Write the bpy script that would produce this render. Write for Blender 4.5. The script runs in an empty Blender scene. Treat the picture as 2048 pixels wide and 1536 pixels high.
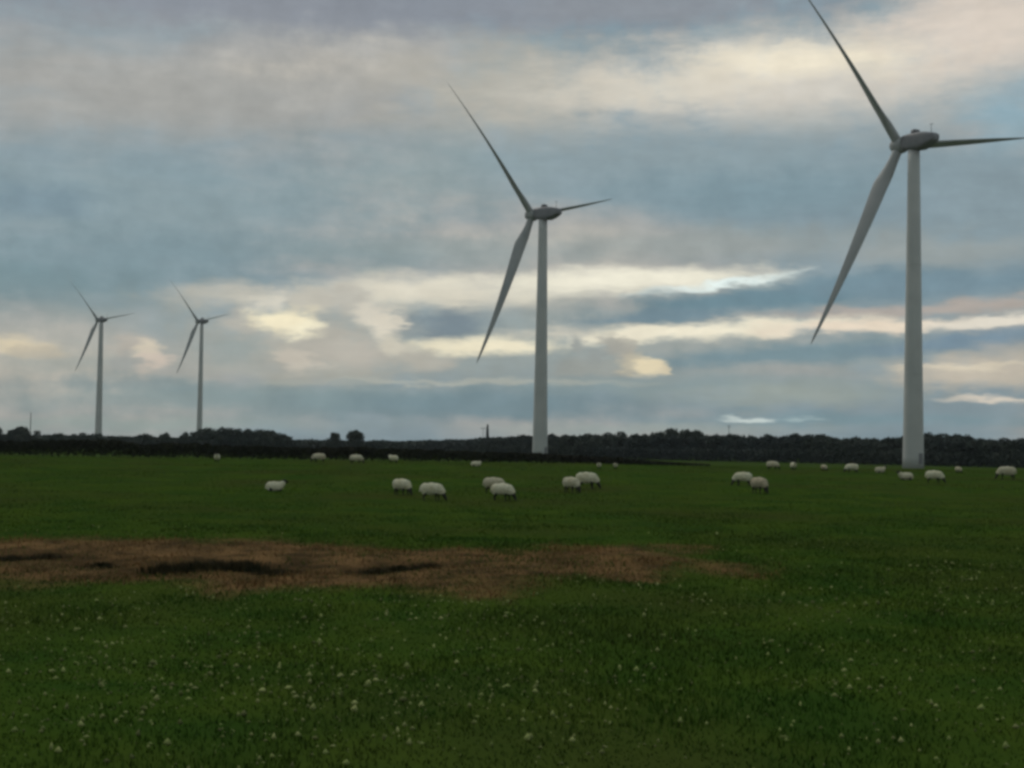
import bpy, bmesh, math, random
import numpy as np
from mathutils import Vector, Matrix, noise as mnoise

random.seed(7)
rng = np.random.default_rng(7)
scene = bpy.context.scene
COL = scene.collection
RAD = math.radians

# ------------------------------------------------------------------ camera
EYE = 3.5                                   # metres above the grass at the camera
cam_data = bpy.data.cameras.new('camera')
cam = bpy.data.objects.new('camera', cam_data)
COL.objects.link(cam)
cam_data.sensor_width = 36.0
cam_data.lens = 49.45
cam_data.clip_start = 0.1
cam_data.clip_end = 20000
pitch, roll = math.atan(117 / 2813), RAD(0.8)
fwd = Vector((0, math.cos(pitch), math.sin(pitch)))
r0 = Vector((1, 0, 0)); u0 = r0.cross(fwd)
rt = r0 * math.cos(roll) + u0 * math.sin(roll)
up = u0 * math.cos(roll) - r0 * math.sin(roll)
m = Matrix((rt, up, -fwd)).transposed().to_4x4()
m.translation = (0, 0, EYE)
cam.matrix_world = m
scene.camera = cam

# ------------------------------------------------------------------ sky, sun, exposure
SUN_AZ, SUN_EL = RAD(-38), RAD(40)          # azimuth from +Y towards +X
world = bpy.data.worlds.new('World'); scene.world = world; world.use_nodes = True
nt = world.node_tree; nt.nodes.clear()

def N(kind, **kw):
    n = nt.nodes.new(kind)
    for k, v in kw.items():
        if k == 'ins':
            for i, val in v.items():
                n.inputs[i].default_value = val
        else:
            setattr(n, k, v)
    return n
def L(a, b): nt.links.new(a, b)
def math_node(op, a, b=None, c=None):
    n = N('ShaderNodeMath', operation=op)
    for i, v in enumerate((a, b, c)):
        if v is None: continue
        if isinstance(v, (int, float)): n.inputs[i].default_value = v
        else: L(v, n.inputs[i])
    return n.outputs[0]
def mixcol(fac, a, b):
    n = N('ShaderNodeMix', data_type='RGBA')
    for sock, v in ((n.inputs[0], fac), (n.inputs[6], a), (n.inputs[7], b)):
        if isinstance(v, (int, float, tuple)): sock.default_value = v
        else: L(v, sock)
    return n.outputs[2]

tc = N('ShaderNodeTexCoord')
sep = N('ShaderNodeSeparateXYZ'); L(tc.outputs['Generated'], sep.inputs[0])
az = math_node('DEGREES' if False else 'MULTIPLY', math_node('ARCTAN2', sep.outputs[0], sep.outputs[1]), 57.29578)
el = math_node('MULTIPLY', math_node('ARCSINE', sep.outputs[2]), 57.29578)
flat = N('ShaderNodeVectorMath', operation='MULTIPLY'); L(tc.outputs['Generated'], flat.inputs[0])
flat.inputs[1].default_value = (1, 1, 3.6)   # cloud sheets drawn out along the horizon
def noise_tex(scale, detail, rough=.55, dist=0., vec=None):
    n = N('ShaderNodeTexNoise', ins={'Scale': scale, 'Detail': detail, 'Roughness': rough, 'Distortion': dist})
    L((vec or flat.outputs[0]), n.inputs['Vector'])
    return n
big = noise_tex(3.0, 4, .55)
warp = noise_tex(14.0, 4, .6)
fine = noise_tex(34.0, 3, .62)
wsep = N('ShaderNodeSeparateColor'); L(warp.outputs['Color'], wsep.inputs[0])
fsep = N('ShaderNodeSeparateColor'); L(fine.outputs['Color'], fsep.inputs[0])
def warped(base, w, amp, w2, amp2):
    s = math_node('MULTIPLY_ADD', math_node('SUBTRACT', w, .5), amp, base)
    return math_node('MULTIPLY_ADD', math_node('SUBTRACT', w2, .5), amp2, s)
azw = warped(az, wsep.outputs[0], 3.4, fsep.outputs[0], 1.6)
elw = warped(el, wsep.outputs[1], .9, fsep.outputs[1], .5)
pos = N('ShaderNodeCombineXYZ'); L(azw, pos.inputs[0]); L(elw, pos.inputs[1])

sky = N('ShaderNodeTexSky', sky_type='NISHITA', sun_disc=False, sun_elevation=SUN_EL,
        sun_rotation=SUN_AZ, air_density=1.0, dust_density=2.0, ozone_density=1.0)
# broken overcast everywhere: blue-grey and warm-grey cloud over a little clear sky
ramp = N('ShaderNodeValToRGB'); L(big.outputs['Fac'], ramp.inputs[0])
cr = ramp.color_ramp
cr.elements[0].position = .30; cr.elements[0].color = (.175, .255, .300, 1)
cr.elements[1].position = .70; cr.elements[1].color = (.520, .480, .410, 1)
e = cr.elements.new(.46); e.color = (.235, .310, .345, 1)
e = cr.elements.new(.56); e.color = (.360, .365, .350, 1)
col = ramp.outputs[0]
# cloud banks: bearing, elevation, half width, half height (degrees), tilt, colour, cover, soft core
BANKS = [
    ( -8.89, 17.34, 30.55, 1.73,  0.8,(0.231,0.254,0.290),0.95,0.30),
    (-15.74, 15.72, 14.26, 1.22,  0.8,(0.287,0.305,0.317),0.50,0.10),
    (-13.75, 13.33, 15.28, 2.44,  0.8,(0.349,0.347,0.322),0.90,0.10),
    (  0.37, 14.19,  7.33, 2.85,  0.8,(0.479,0.451,0.376),0.85,0.10),
    ( 11.52, 14.45, 13.24, 3.06,  2.8,(0.667,0.624,0.542),0.95,0.10),
    (  4.43, 17.38,  8.56, 1.02,  0.8,(0.254,0.275,0.299),0.80,0.10),
    ( 11.51, 15.17,  6.72, 1.02,  0.8,(0.912,0.825,0.638),0.90,0.10),
    (  6.51, 14.38,  6.11, 1.22,  0.8,(0.744,0.682,0.555),0.70,0.10),
    ( 18.79, 16.10,  5.30, 2.65,  0.8,(0.776,0.675,0.568),0.85,0.10),
    ( 19.70, 12.72,  2.65, 2.04,  0.8,(0.262,0.402,0.468),0.90,0.10),
    (  7.55, 11.14, 17.31, 2.44,  0.8,(0.258,0.332,0.356),0.85,0.10),
    (  9.56, 10.13,  9.17, 1.53,  0.8,(0.189,0.287,0.331),0.75,0.10),
    ( 18.24,  9.21,  5.30, 2.65,  0.8,(0.239,0.314,0.346),0.75,0.10),
    (-13.65,  9.18, 15.28, 3.26,  0.8,(0.217,0.305,0.336),0.90,0.10),
    ( -3.68, 10.76,  6.11, 2.24,  0.8,(0.254,0.332,0.341),0.60,0.10),
    (-19.48,  9.02,  5.30, 1.02,  0.8,(0.164,0.254,0.308),0.80,0.10),
    (-19.04,  6.09,  8.96, 2.04,  0.8,(0.147,0.242,0.277),0.95,0.10),
    (-13.60,  7.23, 10.59, 1.22,  0.8,(0.177,0.266,0.303),0.80,0.10),
    ( -3.63,  7.56,  8.56, 1.02,  0.8,(0.231,0.305,0.317),0.70,0.10),
    (  6.56,  8.06, 14.26, 1.02,  0.8,(0.313,0.347,0.331),0.70,0.10),
    ( 16.93,  7.62,  6.11, 0.92,  0.8,(0.340,0.371,0.356),0.70,0.10),
    ( -0.51,  3.96, 26.48, 2.65,  0.8,(0.321,0.361,0.341),0.75,0.25),
    (-11.23,  5.77,  3.87, 0.69,  0.8,(0.491,0.479,0.413),0.90,0.10),
    ( -3.60,  6.04,  7.33, 0.98,  0.8,(0.744,0.697,0.568),1.00,0.15),
    (  4.55,  6.61,  8.56, 0.73,  1.8,(0.912,0.868,0.705),1.00,0.20),
    (  8.59,  6.50,  4.28, 0.24,  7.8,(0.859,0.970,0.930),1.00,0.10),
    ( -8.21,  3.61,  6.11, 2.24,  0.8,(0.468,0.445,0.381),0.85,0.10),
    ( -2.87,  4.82,  2.75, 0.69,  0.8,(0.164,0.220,0.260),1.00,0.35),
    ( -4.19,  4.41,  1.22, 0.41, 20.8,(0.287,0.328,0.327),0.60,0.10),
    ( 10.78,  6.01,  8.96, 0.81,  5.8,(0.135,0.235,0.286),1.00,0.30),
    ( 16.94,  6.40,  7.74, 0.69,  0.8,(0.170,0.262,0.317),0.95,0.20),
    (  6.19,  5.13,  4.89, 0.37,  3.8,(0.147,0.238,0.294),0.90,0.20),
    ( 15.43,  5.37,  7.74, 0.37,  2.8,(0.462,0.402,0.356),0.90,0.10),
    ( 18.88,  5.59,  3.26, 0.41,  0.8,(0.456,0.392,0.342),0.70,0.10),
    ( -0.92,  3.92,  3.87, 0.57,  0.8,(0.966,0.877,0.638),1.00,0.20),
    (  1.73,  4.52,  2.85, 0.41,  0.8,(0.653,0.610,0.503),0.80,0.10),
    (  7.60,  4.57,  8.56, 0.45,  3.8,(0.930,0.859,0.667),1.00,0.25),
    ( 14.29,  4.79,  5.70, 0.35,  1.8,(0.894,0.760,0.596),1.00,0.20),
    ( 18.97,  4.92,  3.87, 0.35,  3.8,(0.825,0.760,0.638),1.00,0.20),
    ( 10.79,  3.69,  8.15, 0.69,  3.8,(0.170,0.266,0.308),1.00,0.25),
    ( 18.05,  4.22,  5.09, 0.49,  4.8,(0.164,0.254,0.331),0.95,0.20),
    (-19.60,  3.47,  2.04, 0.49,  0.8,(0.744,0.638,0.442),0.95,0.15),
    (-17.66,  2.86,  4.07, 0.73,  0.8,(0.330,0.371,0.346),0.60,0.10),
    (-11.18,  3.54,  2.04, 0.81,  0.8,(0.287,0.342,0.336),0.80,0.30),
    ( -7.38,  2.58,  3.06, 0.45,  0.8,(0.392,0.392,0.342),0.80,0.30),
    (-11.01,  4.64,  1.22, 0.92,  0.8,(0.445,0.429,0.376),0.90,0.30),
    (-10.24,  5.57,  1.22, 0.65,  0.8,(0.675,0.638,0.535),0.90,0.30),
    ( -8.55,  5.66,  1.53, 0.73,  0.8,(0.533,0.503,0.423),0.90,0.30),
    ( -6.84,  5.76,  1.53, 0.86,  0.8,(0.503,0.479,0.413),0.90,0.30),
    ( -9.43,  4.79,  1.67, 0.86,  0.8,(0.948,0.851,0.596),1.00,0.30),
    ( -8.58,  4.33,  0.98, 0.57,  0.8,(0.970,0.894,0.653),0.95,0.30),
    ( -7.71,  3.79,  1.43, 0.94,  0.8,(0.456,0.434,0.376),0.90,0.30),
    ( -8.68,  3.16,  0.94, 0.69,  0.8,(0.638,0.575,0.478),0.85,0.30),
    ( -5.78,  5.12,  1.06, 0.86,  0.8,(0.697,0.645,0.535),0.95,0.30),
    ( -5.16,  4.59,  0.86, 0.73,  0.8,(0.744,0.682,0.555),0.95,0.30),
    ( -6.50,  3.49,  1.83, 0.94,  0.8,(0.491,0.456,0.392),0.90,0.30),
    ( -4.58,  3.81,  1.12, 0.61,  0.8,(0.667,0.617,0.497),0.90,0.30),
    ( -3.56,  3.26,  1.94, 0.57,  0.8,(0.468,0.445,0.381),0.90,0.30),
    (  3.47,  3.04,  2.65, 0.65,  0.8,(0.321,0.342,0.317),0.95,0.30),
    (  2.51,  4.00,  0.51, 0.69,  0.8,(0.321,0.342,0.322),0.95,0.30),
    (  3.29,  3.56,  0.69, 0.51,  0.8,(0.287,0.314,0.303),0.90,0.30),
    (  3.87,  4.01,  0.61, 0.57,  0.8,(0.386,0.376,0.328),0.95,0.30),
    (  4.50,  3.78,  0.53, 0.53,  0.8,(0.423,0.402,0.342),0.95,0.30),
    (  5.03,  3.38,  0.81, 0.55,  0.8,(0.539,0.485,0.361),0.95,0.30),
    (  5.64,  3.22,  0.81, 0.45, -9.2,(0.859,0.736,0.491),1.00,0.30),
    (  6.15,  3.02,  0.41, 0.26,  0.8,(0.776,0.667,0.454),0.90,0.30),
    (  4.19,  2.68,  2.55, 0.29,  0.8,(0.278,0.323,0.317),0.85,0.30),
    (-15.20,  3.62,  1.12, 0.53,  0.8,(0.468,0.429,0.371),0.90,0.30),
    (-14.57,  3.44,  0.86, 0.53,-14.2,(0.675,0.596,0.466),0.95,0.30),
    (-14.12,  3.02,  0.77, 0.53,-19.2,(0.667,0.562,0.466),0.90,0.30),
    (-15.41,  2.93,  1.22, 0.53,  0.8,(0.349,0.366,0.351),0.80,0.30),
    (-18.96,  3.30,  1.43, 0.37,  0.8,(0.515,0.456,0.352),0.70,0.30),
    (-10.55,  1.55, 16.30, 0.94,  0.8,(0.203,0.296,0.313),0.85,0.20),
    ( -0.48,  1.56, 10.59, 0.90,  0.8,(0.147,0.242,0.286),0.90,0.20),
    (-15.39,  2.04,  6.11, 0.41,  0.8,(0.177,0.270,0.299),0.60,0.10),
    (  7.62,  2.39, 10.18, 0.61,  0.8,(0.231,0.323,0.341),0.70,0.10),
    ( -2.53,  2.41, 10.18, 0.18,  0.8,(0.468,0.479,0.413),0.70,0.10),
    ( 10.80,  2.01,  6.52, 0.73,  0.8,(0.332,0.381,0.342),0.80,0.10),
    ( 18.42,  2.96,  4.89, 0.90,  1.8,(0.624,0.548,0.437),0.95,0.15),
    ( 17.87,  3.15,  4.07, 0.20,  1.8,(0.792,0.697,0.529),0.80,0.10),
    ( 19.15,  1.94,  3.26, 0.16,  0.8,(0.809,0.713,0.582),0.90,0.10),
    ( 13.53,  1.12, 14.26, 0.45,  0.8,(0.177,0.292,0.336),0.80,0.10),
    (  5.63,  0.62, 10.18, 0.41,  0.8,(0.314,0.381,0.366),0.70,0.10),
    (  9.62,  1.12,  1.63, 0.18, -1.2,(0.653,0.744,0.713),1.00,0.15),
    ( 11.98,  1.10,  1.26, 0.12,  0.8,(0.371,0.491,0.503),0.90,0.10),
    (-15.35,  0.47, 12.22, 0.53,  0.8,(0.254,0.342,0.327),0.70,0.10),
]
puff = noise_tex(38.0, 4, .6, 0., tc.outputs['Generated'])
streak = math_node('ADD', math_node('SUBTRACT', noise_tex(22.0, 4, .65).outputs['Fac'], .5),
                   math_node('MULTIPLY', math_node('SUBTRACT', puff.outputs['Fac'], .5), 1.3))
here = pos.outputs[0]
for bi, (a, e_, w, h, t, c, s, so) in enumerate(BANKS):
    if bi % 20 == 19:                        # evaluate the banks in short runs, or the shader runs out of stack
        chain = N('ShaderNodeVectorMath', operation='MULTIPLY_ADD')
        L(col, chain.inputs[0]); chain.inputs[1].default_value = (1e-7,) * 3; L(pos.outputs[0], chain.inputs[2])
        here = chain.outputs[0]
    mp = N('ShaderNodeMapping', vector_type='TEXTURE')
    mp.inputs['Location'].default_value = (a, e_, 0)
    mp.inputs['Rotation'].default_value = (0, 0, RAD(t))
    mp.inputs['Scale'].default_value = (w, h, 1)
    L(here, mp.inputs['Vector'])
    ln = N('ShaderNodeVectorMath', operation='LENGTH'); L(mp.outputs[0], ln.inputs[0])
    d = math_node('MULTIPLY_ADD', streak, .6, ln.outputs['Value'])
    mr = N('ShaderNodeMapRange', interpolation_type='SMOOTHSTEP')
    L(d, mr.inputs[0])
    mr.inputs[1].default_value = so; mr.inputs[2].default_value = 1.08
    mr.inputs[3].default_value = s; mr.inputs[4].default_value = 0
    col = mixcol(mr.outputs[0], col, (*c, 1))
# fine mottling of the cloud base, the same in every direction
mott = math_node('MULTIPLY_ADD', math_node('SUBTRACT', noise_tex(48., 2, .6).outputs['Fac'], .5), .16, 1.0)
vm = N('ShaderNodeVectorMath', operation='SCALE'); L(col, vm.inputs[0])
lump = math_node('MULTIPLY_ADD', math_node('SUBTRACT', puff.outputs['Fac'], .5), .42, 1.0)
L(math_node('MULTIPLY', math_node('MULTIPLY', mott, lump), 10.2), vm.inputs['Scale'])
clear = mixcol(.95, sky.outputs[0], vm.outputs[0])
bg = N('ShaderNodeBackground'); bg.inputs['Strength'].default_value = .1
L(clear, bg.inputs['Color'])
wo = N('ShaderNodeOutputWorld'); L(bg.outputs[0], wo.inputs['Surface'])

sun_data = bpy.data.lights.new('sun', 'SUN')
sun_data.energy = 0.8; sun_data.angle = RAD(22); sun_data.color = (1, .95, .87)
sun = bpy.data.objects.new('sun', sun_data); COL.objects.link(sun)
sdir = Vector((math.sin(SUN_AZ) * math.cos(SUN_EL), math.cos(SUN_AZ) * math.cos(SUN_EL), math.sin(SUN_EL)))
sun.rotation_euler = sdir.to_track_quat('Z', 'Y').to_euler()

vs = scene.view_settings
vs.view_transform = 'Standard'; vs.look = 'None'; vs.gamma = 1; vs.exposure = 0; vs.use_curve_mapping = False
scene.cycles.filter_width = 3.2              # a soft phone lens
scene.cycles.max_bounces = 2; scene.cycles.diffuse_bounces = 1; scene.cycles.glossy_bounces = 1
world.cycles.sampling_method = 'NONE'

# ------------------------------------------------------------------ helpers
def tag(o, label=None, cat=None, group=None, kind=None):
    for k, v in (('label', label), ('category', cat), ('group', group), ('kind', kind)):
        if v: o[k] = v
    return o
def link(name, data, parent=None, loc=None):
    o = bpy.data.objects.new(name, data); COL.objects.link(o)
    if parent: o.parent = parent
    if loc is not None: o.location = loc
    return o
def mesh_np(name, verts, faces, mat, smooth=False):
    me = bpy.data.meshes.new(name)
    v = np.asarray(verts, dtype=np.float32); fa = np.asarray(faces, dtype=np.int32)
    k = fa.shape[1]
    me.vertices.add(len(v)); me.vertices.foreach_set('co', v.ravel())
    me.loops.add(fa.size); me.loops.foreach_set('vertex_index', fa.ravel())
    me.polygons.add(len(fa)); me.polygons.foreach_set('loop_start', np.arange(0, fa.size, k, dtype=np.int32))
    if smooth: me.polygons.foreach_set('use_smooth', np.ones(len(fa), dtype=bool))
    me.update(calc_edges=True)
    if mat: me.materials.append(mat)
    return me
def bm_mesh(name, bm, mat, smooth=True):
    me = bpy.data.meshes.new(name)
    bmesh.ops.recalc_face_normals(bm, faces=bm.faces)
    for f in bm.faces: f.smooth = smooth
    bm.to_mesh(me); bm.free(); me.materials.append(mat)
    return me

def vnoise(x, y, seed=0):
    """smooth value noise on a unit lattice, 0..1"""
    xi = np.floor(x).astype(np.int64); yi = np.floor(y).astype(np.int64)
    fx = x - xi; fy = y - yi
    fx = fx * fx * (3 - 2 * fx); fy = fy * fy * (3 - 2 * fy)
    def h(a, b):
        n = (a * 374761393 + b * 668265263 + seed * 974711) & 0xffffffff
        n = ((n ^ (n >> 13)) * 1274126177) & 0xffffffff
        return ((n ^ (n >> 16)) & 0xffff) / 65535.
    return (h(xi, yi) * (1 - fx) + h(xi + 1, yi) * fx) * (1 - fy) + (h(xi, yi + 1) * (1 - fx) + h(xi + 1, yi + 1) * fx) * fy

# procedural material with two-scale colour variation
def material(name, c1, c2, scale=1., rough=.8, c3=None, scale2=None, island=0., bump=0., bump_scale=20., spec=.3, sheen=0.):
    mt = bpy.data.materials.new(name); mt.use_nodes = True
    t = mt.node_tree; b = t.nodes['Principled BSDF']
    b.inputs['Roughness'].default_value = rough
    b.inputs['Specular IOR Level'].default_value = spec
    if sheen: b.inputs['Sheen Weight'].default_value = sheen
    geo = t.nodes.new('ShaderNodeNewGeometry')
    tcx = t.nodes.new('ShaderNodeTexCoord')
    def nz(s, d=4):
        n = t.nodes.new('ShaderNodeTexNoise'); n.inputs['Scale'].default_value = s; n.inputs['Detail'].default_value = d
        t.links.new(geo.outputs['Position'], n.inputs['Vector']); return n
    def mx(fac, a, b_):
        n = t.nodes.new('ShaderNodeMix'); n.data_type = 'RGBA'
        for sock, v in ((n.inputs[0], fac), (n.inputs[6], a), (n.inputs[7], b_)):
            if isinstance(v, tuple): sock.default_value = (*v, 1) if len(v) == 3 else v
            elif isinstance(v, (int, float)): sock.default_value = v
            else: t.links.new(v, sock)
        return n.outputs[2]
    def rng_(sock, lo=.35, hi=.65):
        r = t.nodes.new('ShaderNodeMapRange'); t.links.new(sock, r.inputs[0])
        r.inputs[1].default_value = lo; r.inputs[2].default_value = hi; return r.outputs[0]
    c = mx(rng_(nz(scale).outputs['Fac']), c1, c2)
    if c3: c = mx(rng_(nz(scale2 or scale * .2, 3).outputs['Fac'], .45, .7), c, c3)
    if island:
        hsv = t.nodes.new('ShaderNodeHueSaturation')
        r = t.nodes.new('ShaderNodeMapRange'); t.links.new(geo.outputs['Random Per Island'], r.inputs[0])
        r.inputs[3].default_value = 1 - island; r.inputs[4].default_value = 1 + island
        t.links.new(r.outputs[0], hsv.inputs['Value']); t.links.new(c, hsv.inputs['Color']); c = hsv.outputs[0]
    t.links.new(c, b.inputs['Base Color'])
    if bump:
        bp = t.nodes.new('ShaderNodeBump'); bp.inputs['Strength'].default_value = bump
        t.links.new(nz(bump_scale, 5).outputs['Fac'], bp.inputs['Height']); t.links.new(bp.outputs[0], b.inputs['Normal'])
    mt['mix'] = 0
    return mt

M_GRASS = material('grass_blades', (.037, .083, .012), (.066, .107, .016), .45, .8, (.058, .072, .017), .12, island=.28, spec=0.)
M_DEAD = material('dead_grass', (.225, .154, .068), (.132, .074, .032), .55, .85, (.225, .118, .044), .16, island=.35, spec=0.)
M_RUSH = material('rushes', (.026, .028, .011), (.066, .048, .020), 2., .8, island=.5, spec=.1)
M_CLOVER = material('clover_heads', (.30, .31, .12), (.15, .19, .05), 1.5, .8, island=.55, spec=.1)
M_PAINT = material('turbine_paint', (.56, .55, .52), (.50, .495, .47), .25, .45, spec=.4)
M_BLADE = material('turbine_blade_paint', (.40, .40, .385), (.35, .35, .34), .25, .5, spec=.3)
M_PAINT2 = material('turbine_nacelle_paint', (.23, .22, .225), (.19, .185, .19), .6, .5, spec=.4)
M_DARK = material('dark_metal', (.06, .065, .07), (.045, .05, .055), 2., .5)
M_WOOD = material('weathered_wood', (.07, .06, .05), (.045, .04, .035), 2., .9)
M_BARK = material('bark', (.045, .038, .03), (.03, .026, .02), 3., .9)
M_LEAF = material('dark_leaves', (.042, .056, .042), (.060, .070, .048), .15, .7, (.046, .056, .056), .03, island=.4, spec=.2)
M_HEDGE = material('hedge_leaves', (.022, .024, .012), (.034, .036, .016), .5, .8, (.028, .022, .012), .1, island=.4, spec=.15)
M_SKIN = material('black_face_wool', (.018, .016, .014), (.03, .026, .022), 9., .8)
def fleece_mat(name, dirt):
    a = np.array((.80, .75, .54)); b = np.array((.36, .27, .17))
    c = a * (1 - dirt) + b * dirt
    return material(name, tuple(c), tuple(c * .84), 9., .95, tuple(c * np.array((.82, .78, .70))), 2.5, bump=.4, bump_scale=40., spec=.05, sheen=.2)

# ------------------------------------------------------------------ ground
def base_height(y):
    z = 0
    for k in (-10, -5, 0, 5, 10):
        z = z + np.interp(y + k, [-3000, 0, 136, 283, 9000], [-2, 0, 1.7, -.75, -.75])
    return z / 5
BOG = [(-12.17,29.45),(-10.73,29.80),(-8.18,30.10),(-6.24,28.55),(-4.39,29.65),(-2.22,28.85),(-0.70,28.90),(0.89,30.65),(3.19,32.00),(4.43,32.80),(5.66,33.95),(5.94,36.40),(5.34,39.60),(5.37,43.30),(1.93,41.85),(-0.28,40.15),(-2.45,40.80),(-4.71,41.60),(-8.64,42.80),(-11.99,41.30),(-14.31,39.65),(-16.29,39.35)]
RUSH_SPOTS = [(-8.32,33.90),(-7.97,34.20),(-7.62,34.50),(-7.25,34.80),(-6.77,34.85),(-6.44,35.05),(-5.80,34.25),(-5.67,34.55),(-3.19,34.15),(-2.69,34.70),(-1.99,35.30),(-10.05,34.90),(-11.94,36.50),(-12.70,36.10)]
def poly_signed(x, y, poly):
    inside = np.zeros(x.shape, bool); dist = np.full(x.shape, 1e9)
    n = len(poly)
    for i in range(n):
        (x0, y0), (x1, y1) = poly[i], poly[(i + 1) % n]
        cond = ((y0 > y) != (y1 > y)) & (x < (x1 - x0) * (y - y0) / ((y1 - y0) or 1e-9) + x0)
        inside ^= cond
        t = np.clip(((x - x0) * (x1 - x0) + (y - y0) * (y1 - y0)) / ((x1 - x0) ** 2 + (y1 - y0) ** 2), 0, 1)
        dist = np.minimum(dist, np.hypot(x - x0 - t * (x1 - x0), y - y0 - t * (y1 - y0)))
    return np.where(inside, dist, -dist)
def bog_mask(x, y):
    m_ = (y > 24) & (y < 62)
    out = np.zeros(x.shape)
    if m_.any():
        s = poly_signed(x[m_], y[m_], BOG) - .55 + (vnoise(x[m_] * .7, y[m_] * .5, 3) - .5) * 2.6 + (vnoise(x[m_] * 2.5, y[m_] * 1.5, 4) - .5) * 1.0
        out[m_] = np.clip(s / 2.2 + .5, 0, 1) ** 1.2
    return out
def hollow_mask(x, y):
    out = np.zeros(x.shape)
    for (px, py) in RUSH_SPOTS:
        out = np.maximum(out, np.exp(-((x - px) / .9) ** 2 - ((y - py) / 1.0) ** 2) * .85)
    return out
def ground(x, y):
    x = np.asarray(x, float); y = np.asarray(y, float)
    near = np.exp(-np.maximum(y, 0) / 90.) * (y > -400)
    z = base_height(y)
    z = z + near * ((vnoise(x * .16, y * .12, 1) - .5) * .26 + (vnoise(x * .55, y * .4, 2) - .5) * .12)
    z = z + (vnoise(x * .012, y * .008, 5) - .5) * np.clip((y - 60) / 80, 0, 1) * .5 * (y < 200)
    z = z - .16 * hollow_mask(x, y)
    return z
def gz(x, y): return float(ground(np.array([x]), np.array([y]))[0])

ys = np.concatenate([-np.geomspace(1500, 30, 20), np.arange(-25, 10, 2.5), np.arange(10, 64, .24), np.arange(64, 165, .9),
                     np.arange(166, 320, 6), np.geomspace(330, 2600, 30)])
s = np.linspace(-1, 1, 281); s = np.sign(s) * np.abs(s) ** 1.25
W = np.where(ys < 10, np.maximum(60, -ys * 1.2), np.maximum(60, ys * 1.15))
X = W[:, None] * s[None, :]; Y = np.repeat(ys[:, None], len(s), 1)
xf, yf = X.ravel(), Y.ravel()
Z = ground(xf, yf)
nr, nc = X.shape
idx = np.arange(nr * nc).reshape(nr, nc)
quads = np.stack([idx[:-1, :-1], idx[:-1, 1:], idx[1:, 1:], idx[1:, :-1]], -1).reshape(-1, 4)
M_GROUND = material('pasture_ground', (.033, .070, .011), (.058, .093, .013), .45, .9, (.052, .064, .015), .10, bump=.5, bump_scale=9., spec=0.)
t = M_GROUND.node_tree; b = t.nodes['Principled BSDF']
src = b.inputs['Base Color'].links[0].from_socket
def attr_mix(src, attr, c):
    an = t.nodes.new('ShaderNodeAttribute'); an.attribute_name = attr
    mxn = t.nodes.new('ShaderNodeMix'); mxn.data_type = 'RGBA'
    t.links.new(an.outputs['Fac'], mxn.inputs[0]); t.links.new(src, mxn.inputs[6])
    if isinstance(c, tuple): mxn.inputs[7].default_value = (*c, 1)
    else: t.links.new(c, mxn.inputs[7])
    return mxn.outputs[2]
nzb = t.nodes.new('ShaderNodeTexNoise'); nzb.inputs['Scale'].default_value = 1.1; nzb.inputs['Detail'].default_value = 5
gb = t.nodes.new('ShaderNodeNewGeometry'); t.links.new(gb.outputs['Position'], nzb.inputs['Vector'])
rb = t.nodes.new('ShaderNodeValToRGB'); t.links.new(nzb.outputs['Fac'], rb.inputs[0])
rb.color_ramp.elements[0].position = .35; rb.color_ramp.elements[0].color = (.062, .042, .021, 1)
rb.color_ramp.elements[1].position = .65; rb.color_ramp.elements[1].color = (.210, .122, .054, 1)
src = attr_mix(src, 'bog', rb.outputs[0])
src = attr_mix(src, 'hollow_dark', (.020, .015, .009))  # near-black brown ground colour in the hollows around the rush spots
t.links.new(src, b.inputs['Base Color'])
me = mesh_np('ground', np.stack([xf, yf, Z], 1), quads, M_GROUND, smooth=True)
for nm, arr in (('bog', bog_mask(xf, yf)), ('hollow_dark', hollow_mask(xf, yf))):
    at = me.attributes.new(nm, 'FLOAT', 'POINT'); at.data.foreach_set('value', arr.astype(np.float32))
tag(link('ground', me), 'dark green sheep pasture rising gently to a low rim', kind='structure')

# ------------------------------------------------------------------ grass, dead grass, clover
def blades(name, x, y, length, width, lean, mat, z0=None):
    n = len(x)
    z = ground(x, y) if z0 is None else z0
    th = rng.uniform(0, 2 * np.pi, n); la = rng.uniform(0, 2 * np.pi, n)
    ln = lean * rng.uniform(.2, 1., n)
    base = np.stack([x, y, z - .01], 1)
    side = np.stack([np.cos(th), np.sin(th), np.zeros(n)], 1) * (width / 2)[:, None]
    ld = np.stack([np.cos(la), np.sin(la), np.zeros(n)], 1)
    mid = base + ld * (length * ln * .35)[:, None] + np.array([0, 0, 1.]) * (length * .6)[:, None]
    tip = base + ld * (length * ln)[:, None] + np.array([0, 0, 1.]) * (length * (1 - .3 * ln))[:, None]
    v = np.stack([base - side, base + side, mid + side * .75, mid - side * .75, tip], 1).reshape(-1, 3)
    i = np.arange(n)[:, None] * 5
    f = np.concatenate([i + np.array([[0, 1, 2]]), i + np.array([[0, 2, 3]]), i + np.array([[3, 2, 4]])], 0)
    return mesh_np(name, v, f, mat)
def scatter(n, d0, d1, half=.42, power=1.0):
    u = rng.uniform(0, 1, n)
    d = (d0 ** power + u * (d1 ** power - d0 ** power)) ** (1 / power)
    return rng.uniform(-1, 1, n) * (d * half + 9), d
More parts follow.
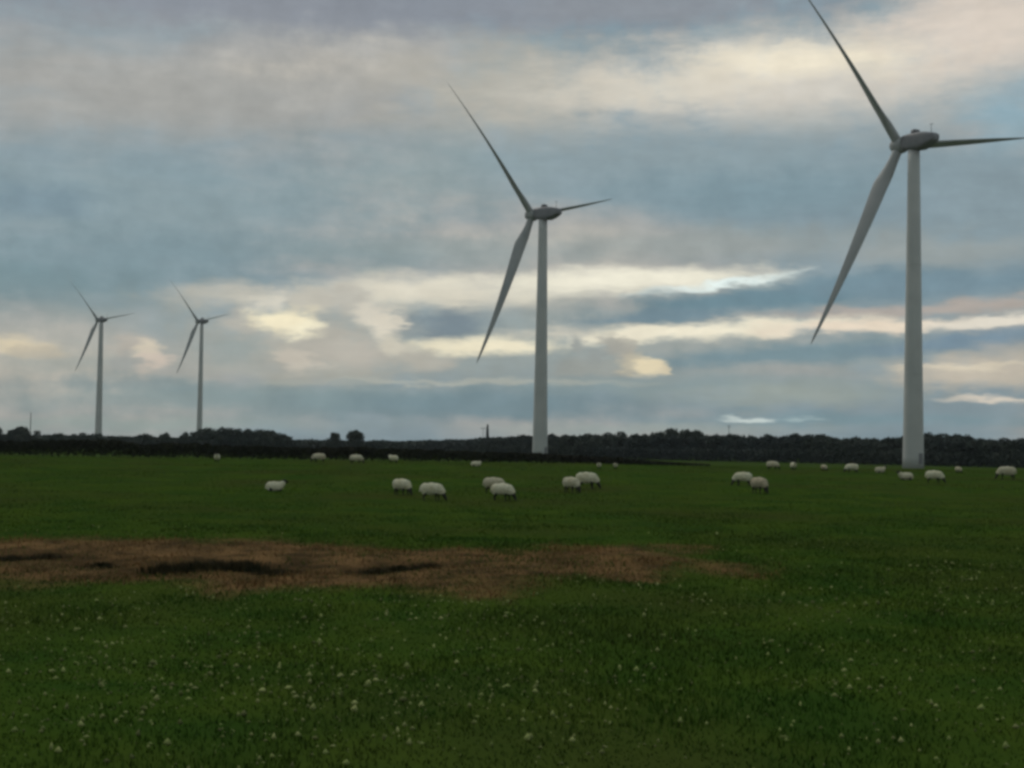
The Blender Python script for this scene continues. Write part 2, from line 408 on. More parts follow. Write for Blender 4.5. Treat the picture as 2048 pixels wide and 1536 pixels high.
# tussocky pasture: blade length follows a patchy noise
x, y = scatter(420000, 9, 78, power=.75)
keep = (rng.uniform(0, 1, len(x)) < np.clip((80 - y) / 40, 0, 1)) & (rng.uniform(0, 1, len(x)) > bog_mask(x, y) * (.50 + .48 * vnoise(x * .5, y * .35, 16)))
x, y = x[keep], y[keep]
tus = vnoise(x * .5, y * .35, 11) * .6 + vnoise(x * 1.6, y * 1.2, 12) * .4
length = (.035 + .13 * tus ** 2) * rng.uniform(.6, 1.3, len(x)) * np.clip((95 - y) / 55, .45, 1)
g1 = blades('grass', x, y, length, rng.uniform(.008, .018, len(x)) * (1 + y / 60), 1.0, M_GRASS)
tag(link('grass', g1), 'short dark green pasture grass in the foreground', 'grass', kind='stuff')
x, y = scatter(140000, 42, 137, power=1.0)
keep = (rng.uniform(0, 1, len(x)) < np.clip((y - 40) / 35, .05, 1)) & (bog_mask(x, y) < .3); x, y = x[keep], y[keep]
tus = vnoise(x * .3, y * .15, 13)
g2 = blades('far_grass', x, y, (.02 + .06 * tus) * rng.uniform(.6, 1.3, len(x)), rng.uniform(.02, .05, len(x)), 1.0, M_GRASS)
tag(link('grass', g2), 'short cropped pasture grass around the flock', 'grass', kind='stuff')
# dead brown grass of the boggy strip
x, y = scatter(170000, 27, 58, half=.5)
bm_ = bog_mask(x, y); pk = hollow_mask(x, y)
keep = (rng.uniform(0, 1, len(x)) < bm_ * np.clip(1.9 * vnoise(x * .55, y * .45, 15) - .15, .12, 1)) & (rng.uniform(0, 1, len(x)) > pk * 1.3)
x, y = x[keep], y[keep]
tus = vnoise(x * .8, y * .6, 14)
g3 = blades('dead_grass', x, y, (.03 + .14 * tus) * rng.uniform(.5, 1.3, len(x)), rng.uniform(.012, .03, len(x)), 1.2, M_DEAD)
tag(link('dead_grass', g3), 'strip of dead brown grass across the boggy hollow', 'dead grass', kind='stuff')
# pale clover heads: small faceted balls just above the blades
x, y = scatter(27000, 9, 46, power=1.1)
dens = vnoise(x * .45, y * .4, 21) * .6 + vnoise(x * 1.5, y * 1.2, 22) * .4
keep = (rng.uniform(0, 1, len(x)) < np.clip((dens - .22) * 1.5, .06, 1) * np.clip((46 - y) / 26, .1, 1)) & (bog_mask(x, y) < .2)
x, y = x[keep], y[keep]
n = len(x); z = ground(x, y) + rng.uniform(.05, .12, n); r = .009 + .026 * rng.uniform(0, 1, n) ** 2.2
o6 = np.array([[1, 0, 0], [-1, 0, 0], [0, 1, 0], [0, -1, 0], [0, 0, 1.1], [0, 0, -.8]], float)
v = (np.stack([x, y, z], 1)[:, None, :] + o6[None] * r[:, None, None] * rng.uniform(.6, 1.4, (n, 6, 1)) * rng.uniform(.6, 1.6, (n, 1, 3))).reshape(-1, 3)
f8 = np.array([[0, 2, 4], [2, 1, 4], [1, 3, 4], [3, 0, 4], [2, 0, 5], [1, 2, 5], [3, 1, 5], [0, 3, 5]])
f = (np.arange(n)[:, None, None] * 6 + f8[None]).reshape(-1, 3)
tag(link('clover', mesh_np('clover', v, f, M_CLOVER)), 'pale clover heads dotted through the foreground grass', 'clover', kind='stuff')

# dark rush clumps standing in the hollows
RL = (['dark rush clump massed with others in the largest black hollow of the brown strip'] * 6
      + ['lower brownish rush clump at the end of the largest black hollow'] * 2
      + ['low dark rush clump in the second, smaller hollow of the brown strip'] * 3
      + ['small single rush clump between the black hollow and two tiny clumps', 'tiny dark rush clump in the brown strip, the nearer to the single small clump',
         'tiny dark rush clump at the end of the brown strip'])
for i, (cx, cy) in enumerate(RUSH_SPOTS):
    k = 420
    rr = np.abs(rng.normal(0, .24, k)); aa = rng.uniform(0, 6.283, k)
    bx, by = rr * np.cos(aa) * 1.5, rr * np.sin(aa)
    big_ = 1.0 if i < 6 else .6
    ln = rng.uniform(.18, .46, k) * big_ * (1 - rr * .6)
    me = blades('rush_stalks', bx, by, ln, rng.uniform(.015, .03, k), .7, M_RUSH, z0=np.full(k, -.03))
    o = link('rush_clump', None, loc=(cx, cy, gz(cx, cy)))
    tag(o, RL[i], 'rushes', 'rush clumps in the brown strip')
    tag(link('stalks', me, o), kind='stuff')

# ------------------------------------------------------------------ wind turbines
def ring_tube(bm, rings, cap=True):
    """rings: list of lists of Vectors with the same count"""
    vr = [[bm.verts.new(p) for p in r] for r in rings]
    n = len(vr[0])
    for a, b_ in zip(vr, vr[1:]):
        for i in range(n):
            bm.faces.new((a[i], a[(i + 1) % n], b_[(i + 1) % n], b_[i]))
    if cap:
        bm.faces.new(vr[0][::-1]); bm.faces.new(vr[-1])
def circle(c, r, n, ax=Vector((0, 0, 1)), ry=None):
    ax = ax.normalized(); q = ax.to_track_quat('Z', 'Y')
    return [Vector(c) + q @ Vector((r * math.cos(2 * math.pi * i / n), (ry or r) * math.sin(2 * math.pi * i / n), 0)) for i in range(n)]
def tube(bm, p, q, r0_, r1_, n=8):
    p, q = Vector(p), Vector(q)
    ring_tube(bm, [circle(p, r0_, n, q - p), circle(q, r1_, n, q - p)])

def blade_mesh(R, pitch_deg):
    """blade along +Z, upwind +Y, chord along X before pitching; pre-bent upwind"""
    bm = bmesh.new(); rings = []
    k = 26; n = 20; sc = R / 43.
    for j in range(k + 1):
        u = j / k
        r = u * R
        if u < .05: chord, thick = 1.85 * sc, 1.0
        else:
            w = min(1, (u - .05) / .15); w = w * w * (3 - 2 * w)
            full = 3.15 * (1 - (max(u, .2) - .2) / .8) ** 1.0 + .34
            chord = (1.85 * (1 - w) + full * w) * sc
            thick = 1.0 * (1 - w) + (.30 - .14 * u) * w
        if u > .965: chord *= max(.12, (1 - u) / .035 * .8 + .12)
        tw = RAD(pitch_deg + 13 * (1 - u) ** 2)
        bend = .055 * r + 3.4 * sc * u ** 2.2
        off = (.5 if u < .05 else .5 - .2 * min(1, (u - .05) / .15))
        ring = []
        for i in range(n):
            a = 2 * math.pi * i / n
            xx = (.5 + .5 * math.cos(a))                      # 0 leading .. 1 trailing
            cyl = .5 * math.sin(a)
            foil = math.copysign(1, math.sin(a)) * 2.6 * .5 * (1.35 * math.sqrt(max(xx, 0)) - .6 * xx - .75 * xx * xx) * 1.15
            wfoil = 0 if u < .05 else min(1, (u - .05) / .15)
            yy = (cyl * (1 - wfoil) + foil * .5 * wfoil) * thick
            px, py = (xx - off) * chord, yy * chord
            ring.append(Vector((px * math.cos(tw) - py * math.sin(tw), px * math.sin(tw) + py * math.cos(tw) + bend, r)))
        rings.append(ring)
    ring_tube(bm, rings)
    return bm

def turbine(x, y, hub_z, yaw, phase, R, label, idx):
    ts = (1, 1, .78, .95)[idx]; ns = (1, 1, .74, .74)[idx]
    z0 = gz(x, y) - .3
    root = link('wind_turbine', None, loc=(x, y, z0)); root.rotation_euler = (0, 0, RAD(yaw))
    root.empty_display_size = 2
    tag(root, label, 'wind turbine', 'wind turbines of the farm')
    H = hub_z - z0                      # local frame: rotor axis points to +Y
    ht = H - 1.9 * ns + .3
    # tower, slightly conical, with section flanges
    bm = bmesh.new(); rings = []
    for u in np.linspace(0, 1, 25):
        rings.append(circle((0, 0, u * ht), (2.1 - .95 * u ** .9) * ts, 40))
    ring_tube(bm, rings)
    tower = link('tower', bm_mesh('tower', bm, M_PAINT), root)
    for u in (.30, .64):
        bm = bmesh.new(); rr = (2.1 - .95 * u ** .9) * ts
        ring_tube(bm, [circle((0, 0, u * ht - .12), rr + .015, 40), circle((0, 0, u * ht + .12), rr + .012, 40)])
        link('flange', bm_mesh('flange', bm, M_PAINT), tower)
    bm = bmesh.new(); bmesh.ops.create_cube(bm, size=1)
    bmesh.ops.scale(bm, vec=(.9, .12, 2.1), verts=bm.verts); bmesh.ops.translate(bm, vec=(0, -2.08 * ts, 2.4), verts=bm.verts)
    link('door', bm_mesh('door', bm, M_PAINT2, False), tower)
    # nacelle: rounded box with a swept-up tail, tilted 4 degrees
    hubp = Vector((0, 4.0 * ns, H))
    tilt = RAD(4)
    bm = bmesh.new(); rings = []
    for (yy, w, top, bot) in ((2.6, .9, .95, -1.0), (2.2, 1.4, 1.45, -1.5), (0, 1.6, 1.7, -1.75), (-2.2, 1.6, 1.75, -1.75),
                              (-3.8, 1.5, 1.6, -1.3), (-5.4, 1.2, 1.3, -.5), (-5.9, .95, 1.05, -.15)):
        yy, w, top, bot = yy * ns, w * ns, top * ns, bot * ns
        c = (top + bot) / 2; hgt = (top - bot) / 2
        rings.append([Vector((math.copysign(abs(math.cos(a)) ** .45, math.cos(a)) * w, yy, H + (yy - 4) * math.tan(tilt) + .25 + c + math.copysign(abs(math.sin(a)) ** .45, math.sin(a)) * hgt))
                      for a in [2 * math.pi * (i + .5) / 24 for i in range(24)]])
    ring_tube(bm, rings)
    nac = link('nacelle', bm_mesh('nacelle', bm, M_PAINT2), root)
    bm = bmesh.new(); bmesh.ops.create_cube(bm, size=1)
    bmesh.ops.scale(bm, vec=(1.7, 1.2, .9), verts=bm.verts); bmesh.ops.translate(bm, vec=(0, -.4, H + 1.95 - (1 - ns) * 2), verts=bm.verts)
    bmesh.ops.bevel(bm, geom=list(bm.edges), offset=.2, segments=2, affect='EDGES')
    link('cooler', bm_mesh('cooler', bm, M_PAINT2), nac)
    bm = bmesh.new()
    tube(bm, (.3, -4.4, H + 1.0), (.3, -4.4, H + 2.9), .06, .04)
    tube(bm, (.3, -4.9, H + 2.75), (.3, -3.9, H + 2.85), .05, .05)
    link('wind_vane', bm_mesh('wind_vane', bm, M_DARK), nac)
    # rotor
    ax = Vector((0, math.cos(tilt), math.sin(tilt)))
    bm = bmesh.new(); rings = []
    for (u, r) in ((-1.5, 1.25), (-1.0, 1.6), (0, 1.75), (.9, 1.6), (1.7, 1.15), (2.2, .6), (2.4, .12)):
        rings.append(circle(hubp + ax * u * ns, r * ns, 28, ax))
    ring_tube(bm, rings)
    link('hub', bm_mesh('hub', bm, M_BLADE), root)
    bme = bm_mesh('blade', blade_mesh(R, PITCH), M_BLADE)
    for k in range(3):
        bl = link('blade', bme, root)
        ph = RAD(phase + 120 * k)
        # local: blade +Z turned by the azimuth about +Y, then tilted back
        bl.matrix_parent_inverse = Matrix.Identity(4)
        mt = Matrix.Translation(hubp) @ Matrix.Rotation(tilt, 4, 'X') @ Matrix.Rotation(ph, 4, 'Y')
        bl.matrix_local = mt
    return root
PITCH = 62
TURBINES = [
    (79.72,279.09,64.70,28.5,-39.5,44.0),
    (7.73,376.64,65.24,47.5,-44.0,43.0),
    (-168.40,759.73,66.76,58.0,-43.0,30.5),
    (-224.69,766.02,67.35,56.0,-42.0,30.5)]
TL = ['largest pale grey wind turbine, tower foot standing at the grass rim among sheep',
      'second largest wind turbine, tower rising behind the end of the dark hedge',
      'slim small wind turbine rising beside the rounded copse on the skyline',
      'small wind turbine with thicker tower standing near the thin lone pole']
for i, tb in enumerate(TURBINES): turbine(*tb, TL[i], i)

# ------------------------------------------------------------------ sheep
def blob(bm, c, r):
    res = bmesh.ops.create_icosphere(bm, subdivisions=2, radius=1)
    r = r if isinstance(r, tuple) else (r, r, r)
    bmesh.ops.scale(bm, vec=r, verts=res['verts']); bmesh.ops.translate(bm, vec=c, verts=res['verts'])
def limb(bm, pts):
    for (p, ra), (q, rb_) in zip(pts, pts[1:]):
        p, q = Vector(p), Vector(q)
        ring_tube(bm, [circle(p, ra, 10, q - p), circle(q, rb_, 10, q - p)])
        blob(bm, q, rb_)
    blob(bm, pts[0][0], pts[0][1])
def fuse(bm, voxel, mat, name, lump=0.):
    me0 = bpy.data.meshes.new('tmp'); bmesh.ops.recalc_face_normals(bm, faces=bm.faces); bm.to_mesh(me0); bm.free()
    ob = bpy.data.objects.new('tmp', me0); COL.objects.link(ob)
    md = ob.modifiers.new('fuse', 'REMESH'); md.mode = 'VOXEL'; md.voxel_size = voxel
    sm = ob.modifiers.new('soft', 'SMOOTH'); sm.iterations = 3; sm.factor = .5
    bpy.context.view_layer.update()
    me = bpy.data.meshes.new_from_object(ob.evaluated_get(bpy.context.evaluated_depsgraph_get()))
    bpy.data.objects.remove(ob); me.name = name
    if lump:
        for v_ in me.vertices:
            d = mnoise.noise(v_.co * 13) * lump + mnoise.noise(v_.co * 30) * lump * .5
            v_.co += v_.normal * d
    me.materials.clear(); me.materials.append(mat)
    for p in me.polygons: p.use_smooth = True
    return me
def sheep_meshes(pose):
    dz = -.34 if pose == 'lie' else -.08
    body = bmesh.new(); fl = bmesh.new()
    blob(body, (-.05, 0, .60 + dz), (.48, .20, .22))
    for (sx, sy) in ((1, 1), (1, -1), (-1, 1), (-1, -1)):
        yy = .125 * sy
        if pose == 'lie':
            if sx > 0: limb(body, [((.26, yy, .20), .06), ((.36, yy * 1.1, .07), .045), ((.18, yy * 1.2, .035), .035)])
            else: limb(body, [((-.30, yy * 1.2, .2), .08), ((-.16, yy * 1.7, .08), .055), ((-.36, yy * 1.9, .04), .04), ((-.22, yy * 1.9, .03), .03)])
        elif sx > 0:
            st = .03 * sy
            limb(body, [((.27, yy, .42), .075), ((.27 + st, yy, .22), .045), ((.275 + st, yy, .09), .031), ((.295 + st, yy, .03), .036)])
        else:
            st = -.04 * sy
            limb(body, [((-.33, yy, .44), .10), ((-.27 + st, yy, .32), .07), ((-.385 + st, yy, .20), .042), ((-.37 + st, yy, .09), .031), ((-.35 + st, yy, .03), .036)])
    if pose == 'graze':
        neck = [((.34, 0, .56), .19), ((.50, 0, .43), .13), ((.58, 0, .30), .095)]
        head = [((.58, 0, .30), .085), ((.64, 0, .19), .075), ((.70, 0, .08), .05)]; ear = (.585, .29)
    else:
        neck = [((.32, 0, .66 + dz), .19), ((.46, 0, .80 + dz), .125), ((.53, 0, .92 + dz), .095)]
        head = [((.54, 0, .94 + dz), .085), ((.62, 0, .93 + dz), .075), ((.74, 0, .87 + dz), .05)]; ear = (.52, .98 + dz)
    limb(body, neck); limb(body, head)
    for sy in (1, -1): limb(body, [((ear[0], .06 * sy, ear[1]), .03), ((ear[0] - .01, .155 * sy, ear[1] - .02), .022)])
    # fleece over trunk, upper neck and thighs
    blob(fl, (-.02, 0, .62 + dz), (.50, .27, .285))
    blob(fl, (-.28, 0, .63 + dz), (.27, .255, .255)); blob(fl, (.24, 0, .625 + dz), (.25, .24, .25))
    for sy in (1, -1):
        blob(fl, (-.30, .11 * sy, .52 + dz), (.16, .12, .17)); blob(fl, (.24, .11 * sy, .52 + dz), (.13, .10, .14))
    limb(fl, [(neck[0][0], .215), (neck[1][0], .155)])
    limb(fl, [((-.50, 0, .66 + dz), .05), ((-.56, 0, .5 + dz), .035)])
    return fuse(body, .024, M_SKIN, 'sheep_body'), fuse(fl, .026, None, 'fleece', .026)
POSES = {p: sheep_meshes(p) for p in ('graze', 'stand', 'lie')}
DIRT = {}
SHEEP = [  # x, y, pose, heading (degrees from +X), scale, dirtiness, label, group
    (-11.97,71.65,'lie',5,0.88,0.10,
     'white sheep lying alone in the grass with its black head raised','flock in the pasture'),
    (-5.33,68.95,'graze',-38,1.00,0.15,
     'cream sheep grazing head down, beside one other sheep, rump turned away','flock in the pasture'),
    (-3.58,63.95,'graze',-14,1.05,0.10,
     'round woolled sheep side-on with black head down, second of a spaced pair','flock in the pasture'),
    (-0.87,72.25,'graze',-20,1.05,0.45,
     'dingy sheep half hidden behind a whiter grazing sheep','flock in the pasture'),
    (-0.38,63.95,'graze',-25,1.00,0.10,
     'whiter sheep grazing with black head low, standing in front of a dingy sheep','flock in the pasture'),
    (3.17,73.95,'graze',-48,1.00,0.35,
     'dull sheep grazing close against the flank of a longer cream sheep','flock in the pasture'),
    (4.25,78.90,'graze',-4,1.10,0.10,
     'long cream sheep side-on, black head stretched down, touching a dull sheep','flock in the pasture'),
    (14.07,85.30,'graze',170,1.05,0.10,
     'bright sheep with high rounded back just behind a brown-stained sheep','flock in the pasture'),
    (13.47,76.40,'graze',-62,1.12,0.70,
     'brown-stained sheep grazing in front of a bright rounded sheep','flock in the pasture'),
    (28.49,101.55,'lie',188,0.95,0.25,
     'sheep lying down in front of the foot of the largest turbine','flock in the pasture'),
    (28.68,95.45,'graze',-30,1.05,0.10,
     'white sheep grazing with dark head down just beside the largest turbine tower','flock in the pasture'),
    (36.84,104.60,'graze',172,1.25,0.40,
     'big sheep with black head down, farthest along the flock past the largest turbine','flock in the pasture'),
    (-25.28,121.15,'stand',-80,0.95,0.00,
     'bright sheep standing face-on alone against the dark hedge','flock in the pasture'),
    (-16.89,124.00,'graze',175,1.15,0.35,
     'greyish sheep grazing side-on against the dark hedge below the two round trees','sheep grazing along the far rim of the field'),
    (-13.47,122.50,'graze',15,1.10,0.20,
     'cream sheep grazing against the dark hedge below the larger round tree','sheep grazing along the far rim of the field'),
    (-10.48,125.70,'stand',150,0.95,0.00,
     'brightest white sheep standing with raised head against the dark hedge','sheep grazing along the far rim of the field'),
    (-2.97,120.05,'lie',0,0.85,0.10,
     'small sheep lying low on the rim of the field before the hedge end','sheep grazing along the far rim of the field'),
    (7.37,117.80,'stand',-95,0.75,0.30,
     'small distant sheep seen end-on on the rim of the field','sheep grazing along the far rim of the field'),
    (8.80,118.45,'stand',-90,0.75,0.30,
     'small distant sheep seen end-on on the rim of the field','sheep grazing along the far rim of the field'),
    (22.65,121.95,'graze',10,1.05,0.30,
     'sheep grazing side-on before the dark wood, next to one standing face-on','sheep grazing along the far rim of the field'),
    (24.34,121.30,'stand',-85,0.95,0.10,
     'sheep standing face-on before the dark wood','sheep grazing along the far rim of the field'),
    (26.92,121.10,'graze',-70,0.75,0.50,
     'dull sheep grazing end-on before the dark wood','sheep grazing along the far rim of the field'),
    (28.22,116.50,'graze',185,1.05,0.10,
     'white sheep grazing side-on before the dark wood','sheep grazing along the far rim of the field'),
    (31.19,119.00,'lie',20,0.95,0.40,
     'dull sheep lying down a little short of the largest turbine tower','sheep grazing along the far rim of the field'),
    (38.37,120.75,'graze',-75,0.75,0.50,
     'dull small sheep grazing end-on beyond the largest turbine tower','sheep grazing along the far rim of the field'),
]
for (x, y, pose, head, sc, dirt, label, group) in SHEEP:
    bme, fme = POSES[pose]
    o = link('sheep', bme, loc=(x, y, gz(x, y) - .01)); o.rotation_euler = (0, 0, RAD(head)); sc *= 1.0 if group == 'flock in the pasture' else .90; o.scale = (sc * random.uniform(.95, 1.05), sc * random.uniform(.95, 1.1), sc * random.uniform(.97, 1.06))
    tag(o, label, 'sheep', group)
    key = (pose, dirt)
    if key not in DIRT:
        f2 = fme.copy(); f2.materials.clear(); f2.materials.append(fleece_mat('fleece_%d' % int(dirt * 100), dirt)); DIRT[key] = f2
    link('fleece', DIRT[key], o)

# ------------------------------------------------------------------ hedge
def leaf_cloud(name, c, size, mat, flat_=.0):
    """one bent leaf clump (two triangles) at each centre"""
    n = len(c)
    a = rng.normal(0, 1, (n, 3)); a /= np.linalg.norm(a, axis=1)[:, None]
    b_ = rng.normal(0, 1, (n, 3)); b_ -= a * (a * b_).sum(1)[:, None]; b_ /= np.linalg.norm(b_, axis=1)[:, None]
    k = np.cross(a, b_)
    s_ = np.asarray(size)[:, None]
    v = np.stack([c - a * s_, c + b_ * s_ * .6 + k * s_ * .2, c + a * s_, c - b_ * s_ * .6 + k * s_ * .2], 1).reshape(-1, 3)
    i = np.arange(n)[:, None] * 4
    f = np.concatenate([i + np.array([[0, 1, 2]]), i + np.array([[0, 2, 3]])], 0)
    return mesh_np(name, v, f, mat)
hx = np.array([-95, -52, -42, -32, -22, -14, -8, -2, 3, 8, 14, 20]); hh = np.array([1.75, 1.6, 1.55, 1.45, 1.3, 1.25, 1.2, 1.05, .85, .7, .4, .08])
root = link('hedge', None, loc=(0, 142, gz(0, 142)))
tag(root, 'long low dark hedge along the far edge of the field', 'hedge')
n = 70000
x = rng.uniform(-95, 20, n)
H = np.interp(x, hx, hh) * (.88 + .3 * vnoise(x * .35, x * 0 + 3, 31) + .14 * (vnoise(x * 1.7, x * 0, 32) - .5))
y = rng.normal(0, .42, n)
z = H * np.sqrt(rng.uniform(0, 1, n)) * (1 - .12 * (y / .5) ** 2)
c = np.stack([x, y, ground(x, y + 142) - gz(0, 142) + z], 1)
link('foliage', leaf_cloud('hedge_foliage', c, rng.uniform(.07, .15, n), M_HEDGE), root)
bm = bmesh.new()
for k in range(150):
    xx = -94 + k * .75 + random.uniform(-.3, .3); yy = random.uniform(-.25, .25)
    g0 = gz(xx, 142 + yy) - gz(0, 142); hgt = float(np.interp(xx, hx, hh)) * .8
    tube(bm, (xx, yy, g0 - .05), (xx + random.uniform(-.15, .15), yy + random.uniform(-.15, .15), g0 + hgt), .03, .012, 5)
tag(link('stems', bm_mesh('hedge_stems', bm, M_BARK), root), kind='stuff')

# ------------------------------------------------------------------ trees
def tree_meshes(h, w, low, leaves, seed, leaf=.42):
    r_ = random.Random(seed); nr_ = np.random.default_rng(seed)
    bm = bmesh.new(); pts = []
    th = h * .45
    tube(bm, (0, 0, -.3), (0, 0, th), .03 * h, .018 * h, 8)
    lobes = []
    k = 13
    for i in range(k):
        a = i * 2.399 + r_.uniform(-.4, .4); u = r_.uniform(low + .12, .80)
        rad = w * .5 * math.sqrt(max(.05, 1 - ((u - .55) / .5) ** 2)) * r_.uniform(.35, .75)
        p = Vector((math.cos(a) * rad, math.sin(a) * rad, h * u))
        b0 = Vector((0, 0, th * r_.uniform(.45, .98)))
        tube(bm, b0, p, .011 * h, .004 * h, 5)
        lobes.append((p, r_.uniform(.16, .26) * (w + h) * .5))
    lobes.append((Vector((0, 0, h * .82)), .2 * w))
    C = []
    per = leaves // len(lobes)
    for (p, rad) in lobes:
        d = nr_.normal(0, 1, (per, 3)); d /= np.linalg.norm(d, axis=1)[:, None]
        q = d * (nr_.uniform(.25, 1, (per, 1)) ** .5) * rad * np.array([1, 1, .8]) * (1 + .25 * nr_.normal(0, 1, (per, 1)) * .5)
        C.append(q + np.array(p))
    C = np.concatenate(C); C = C[C[:, 2] > h * low]
    C = C[C[:, 2] < h * (1.06 - .25 * (np.hypot(C[:, 0], C[:, 1]) / (w * .5)) ** 2)]
    return bm_mesh('trunk', bm, M_BARK), leaf_cloud('crown', C, nr_.uniform(.6, 1.2, len(C)) * leaf, M_LEAF)
PROTO = [tree_meshes(10, 7.5, .06, 2600, 40 + i) for i in range(6)]
BUSHY = [tree_meshes(6, 7.0, .02, 2200, 60 + i, .34) for i in range(4)]
def tree(kind, x, y, h, base_h, label, group, wide=1., name='tree'):
    tr, cw = kind
    o = link(name, None, loc=(x, y, gz(x, y))); sc = h / base_h
    o.scale = (sc * wide, sc * wide, sc); o.rotation_euler = (0, 0, random.uniform(0, 6.28))
    tag(o, label, 'tree', group)
    link('trunk', tr, o); link('crown', cw, o)
    return o
# the two round trees on the skyline
ROUND = [tree_meshes(8, 5.6, .14, 3400, 81, .30), tree_meshes(8, 6.6, .10, 4200, 86, .30)]
tree(ROUND[0], -63.2, 500, 7.5, 8, 'smaller of the two round trees standing together on the skyline', 'pair of round trees', 1.0)
tree(ROUND[1], -55.4, 502, 8.3, 8, 'larger of the two round trees standing together on the skyline', 'pair of round trees', 1.05)
# wood behind the two large turbines: height of the canopy along the skyline
cx_ = np.array([940, 1000, 1060, 1100, 1200, 1250, 1300, 1340, 1400, 1440, 1560, 1610, 1700, 1800, 1850, 1910, 1990, 2048, 2400])   # bearing steps of 0.02 degrees
ct_ = np.array([1.0, 2.6, 3.6, 4.0, 4.5, 5.6, 4.8, 6.9, 6.3, 5.1, 5.0, 6.2, 4.6, 4.6, 6.9, 6.5, 5.6, 5.1, 5.2]) * .1       # canopy elevation, degrees
WL = 'dark broadleaf tree packed into the wood on the skyline behind the largest turbine'
def wood_line(b_):
    return np.interp(b_, [940, 1150, 2100, 2400], [440, 405, 325, 310])
for row, st in enumerate((23, 24, 26)):
    bb = 985 + row * 9
    while bb < 2330:
        yy = float(wood_line(bb)) + row * 9 + random.uniform(-3, 3)
        X_ = (bb - 1024) / 2813 * yy
        topz = EYE + math.tan(RAD(float(np.interp(bb, cx_, ct_)))) * yy
        hgt = (topz - gz(X_, yy)) * random.uniform(.88, 1.05) * (.93, 1, 1.02)[row]
        tree(PROTO[random.randrange(6)], X_, yy, hgt, 10, WL, 'trees of the dark wood', random.uniform(.95, 1.3))
        bb += st * random.uniform(.75, 1.25)
# left-hand copses and hedgerow trees beyond the hedge
LL = 'low bushy tree in the broken tree belt behind the hedge'
belt_x = np.array([-215, -174.7, -168, -161, -154, -146, -137, -132, -123.5, -115, -109])
belt_h = np.array([6.5, 6.7, 6.4, 5.2, 4.4, 4.8, 4.2, 3.5, 4.7, 5.3, 5.9])
for x in np.arange(-212, -107, 3.4):
    x = float(x) + random.uniform(-1, 1); hgt = float(np.interp(x, belt_x, belt_h)) * 1.16
    tree(BUSHY[random.randrange(4)], x, 480 + random.uniform(-10, 12), hgt * random.uniform(.95, 1.06), 6, LL, 'broken tree belt behind the hedge', random.uniform(.9, 1.1))
CL = 'rounded tree of the compact copse between the slim turbine and the two round trees'
for (x, hgt) in [(-101, 5.6), (-98.5, 6.4), (-96, 6.8), (-93, 7.0), (-90, 6.9), (-87, 6.7), (-84, 6.6), (-81, 6.6), (-78.5, 6.4), (-76, 6.2), (-73.5, 5.6), (-72, 4.9),
                 (-99.5, 5.8), (-94.5, 6.3), (-91.5, 6.2), (-88.5, 6.2), (-85.5, 6.1), (-82.5, 6.0), (-79.5, 5.9)]:
    tree(BUSHY[random.randrange(4)], x, 450 + random.uniform(-6, 6), hgt * 1.13, 6, CL, 'trees of the compact copse', random.uniform(.9, 1.1))
# faint low woodland far beyond, one mass
n = 60000
x = rng.uniform(-330, 30, n); y = rng.uniform(535, 600, n)
top = 2.9 + .5 * vnoise(x * .05, x * 0, 51) + .8 * vnoise(x * .2, y * .05, 52) + np.interp(x, [-330, -190, -100, -60, -30, -8, 30], [1, .6, 0, 0, 1.0, 2.2, 3])
z = top * np.sqrt(rng.uniform(0, 1, n))
c = np.stack([x, y, ground(x, y) + z], 1)
tag(link('distant_woodland', leaf_cloud('distant_woodland', c, rng.uniform(.5, 1.0, n), M_LEAF)),
    'low faint band of distant woodland on the horizon beyond the hedge', 'woodland', kind='stuff')
# undergrowth filling the wood's foot
n = 36000
bb = rng.uniform(960, 2330, n); y = wood_line(bb) - 3 + rng.normal(0, 1.5, n); x = (bb - 1024) / 2813 * y
c = np.stack([x, y, ground(x, y) + 3.4 * rng.uniform(0, 1, n) ** .7], 1)
tag(link('undergrowth', leaf_cloud('undergrowth', c, rng.uniform(.18, .36, n), M_LEAF)),
    'dense dark undergrowth along the foot of the wood', 'undergrowth', kind='stuff')
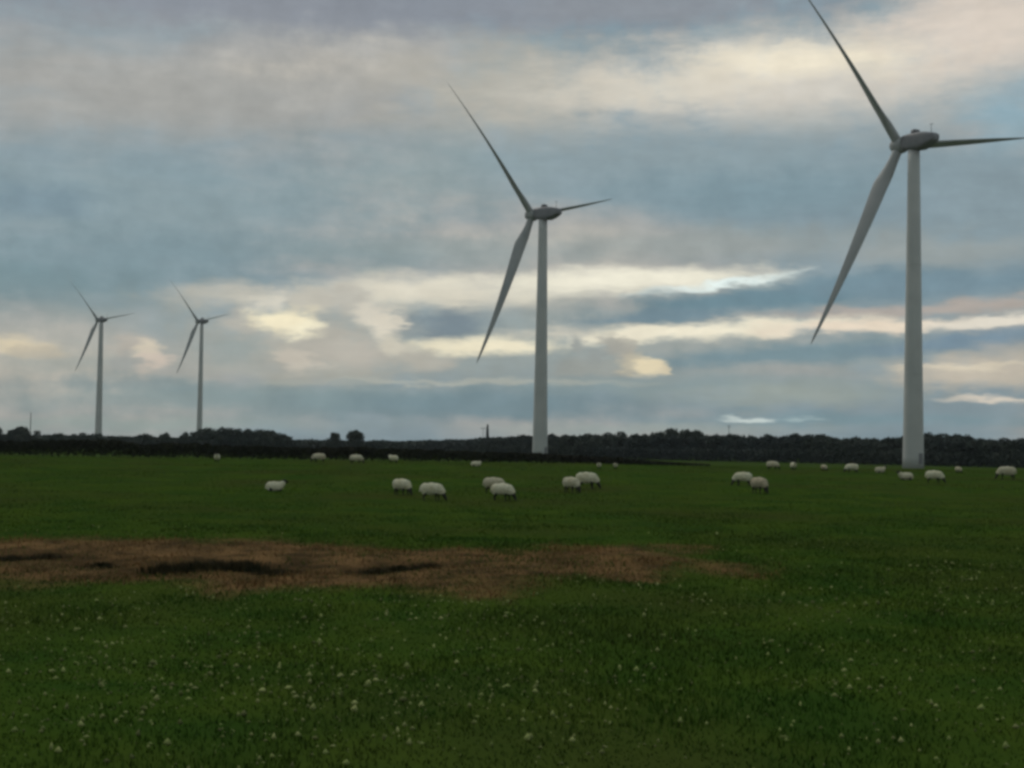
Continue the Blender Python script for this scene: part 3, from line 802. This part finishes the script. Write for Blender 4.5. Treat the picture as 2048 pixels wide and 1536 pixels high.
# slender conifer on the skyline
bm = bmesh.new(); tube(bm, (0, 0, -.3), (0, 0, 10), .16, .03)
trunk = bm_mesh('trunk', bm, M_BARK)
n = 1500; u = rng.uniform(0, 1, n); a = rng.uniform(0, 6.283, n); rad = .75 * (1 - u) ** .6 * np.sqrt(rng.uniform(.1, 1, n)) + .05
c = np.stack([rad * np.cos(a), rad * np.sin(a), 1.5 + u * 9.3], 1)
o = link('conifer', None, loc=(-8.8, 520, gz(-8.8, 520)))
tag(o, 'slender dark conifer spire poking above the skyline near the middle turbine', 'tree')
link('trunk', trunk, o); link('crown', leaf_cloud('crown', c, rng.uniform(.15, .32, n), M_LEAF), o)

# ------------------------------------------------------------------ poles
def pole(x, y, h, label, arms, r=.16):
    o = link('utility_pole', None, loc=(x, y, gz(x, y))); tag(o, label, 'pole')
    bm = bmesh.new(); tube(bm, (0, 0, -.5), (0, 0, h), r, r * .65, 10)
    link('post', bm_mesh('post', bm, M_WOOD), o)
    for k in range(arms):
        bm = bmesh.new(); zz = h - .5 - k * .9
        bmesh.ops.create_cube(bm, size=1); bmesh.ops.scale(bm, vec=(1.8, .12, .12), verts=bm.verts)
        bmesh.ops.translate(bm, vec=(0, -r, zz), verts=bm.verts)
        arm = link('crossarm', bm_mesh('crossarm', bm, M_WOOD, False), o)
        for ix in (-.8, 0, .8):
            bm = bmesh.new(); tube(bm, (ix, -r, zz + .08), (ix, -r, zz + .34), .06, .04)
            link('insulator', bm_mesh('insulator', bm, M_DARK), arm)
pole(-143.5, 420, 11.2, 'thin lone pole with no arms rising from the low trees beyond the hedge', 0)
pole(-10.0, 500, 9.6, 'thin pole standing close to the slender conifer on the skyline', 1, .09)
pole(117.5, 760, 15.3, 'distant pole with crossarms poking above the dark wood', 2, .2)

# ------------------------------------------------------------------ thin damp air
bm = bmesh.new(); bmesh.ops.create_cube(bm, size=1)
bmesh.ops.scale(bm, vec=(6400, 4400, 135), verts=bm.verts); bmesh.ops.translate(bm, vec=(0, 560, 63), verts=bm.verts)
M_AIR = bpy.data.materials.new('damp_air'); M_AIR.use_nodes = True
t = M_AIR.node_tree; t.nodes.clear()
pv = t.nodes.new('ShaderNodeVolumePrincipled'); pv.inputs['Density'].default_value = .00009
pv.inputs['Color'].default_value = (.82, .90, .95, 1)
om = t.nodes.new('ShaderNodeOutputMaterial'); t.links.new(pv.outputs[0], om.inputs['Volume'])
tag(link('haze', bm_mesh('haze', bm, M_AIR, False)), 'thin damp haze over the fields', 'haze', kind='stuff')
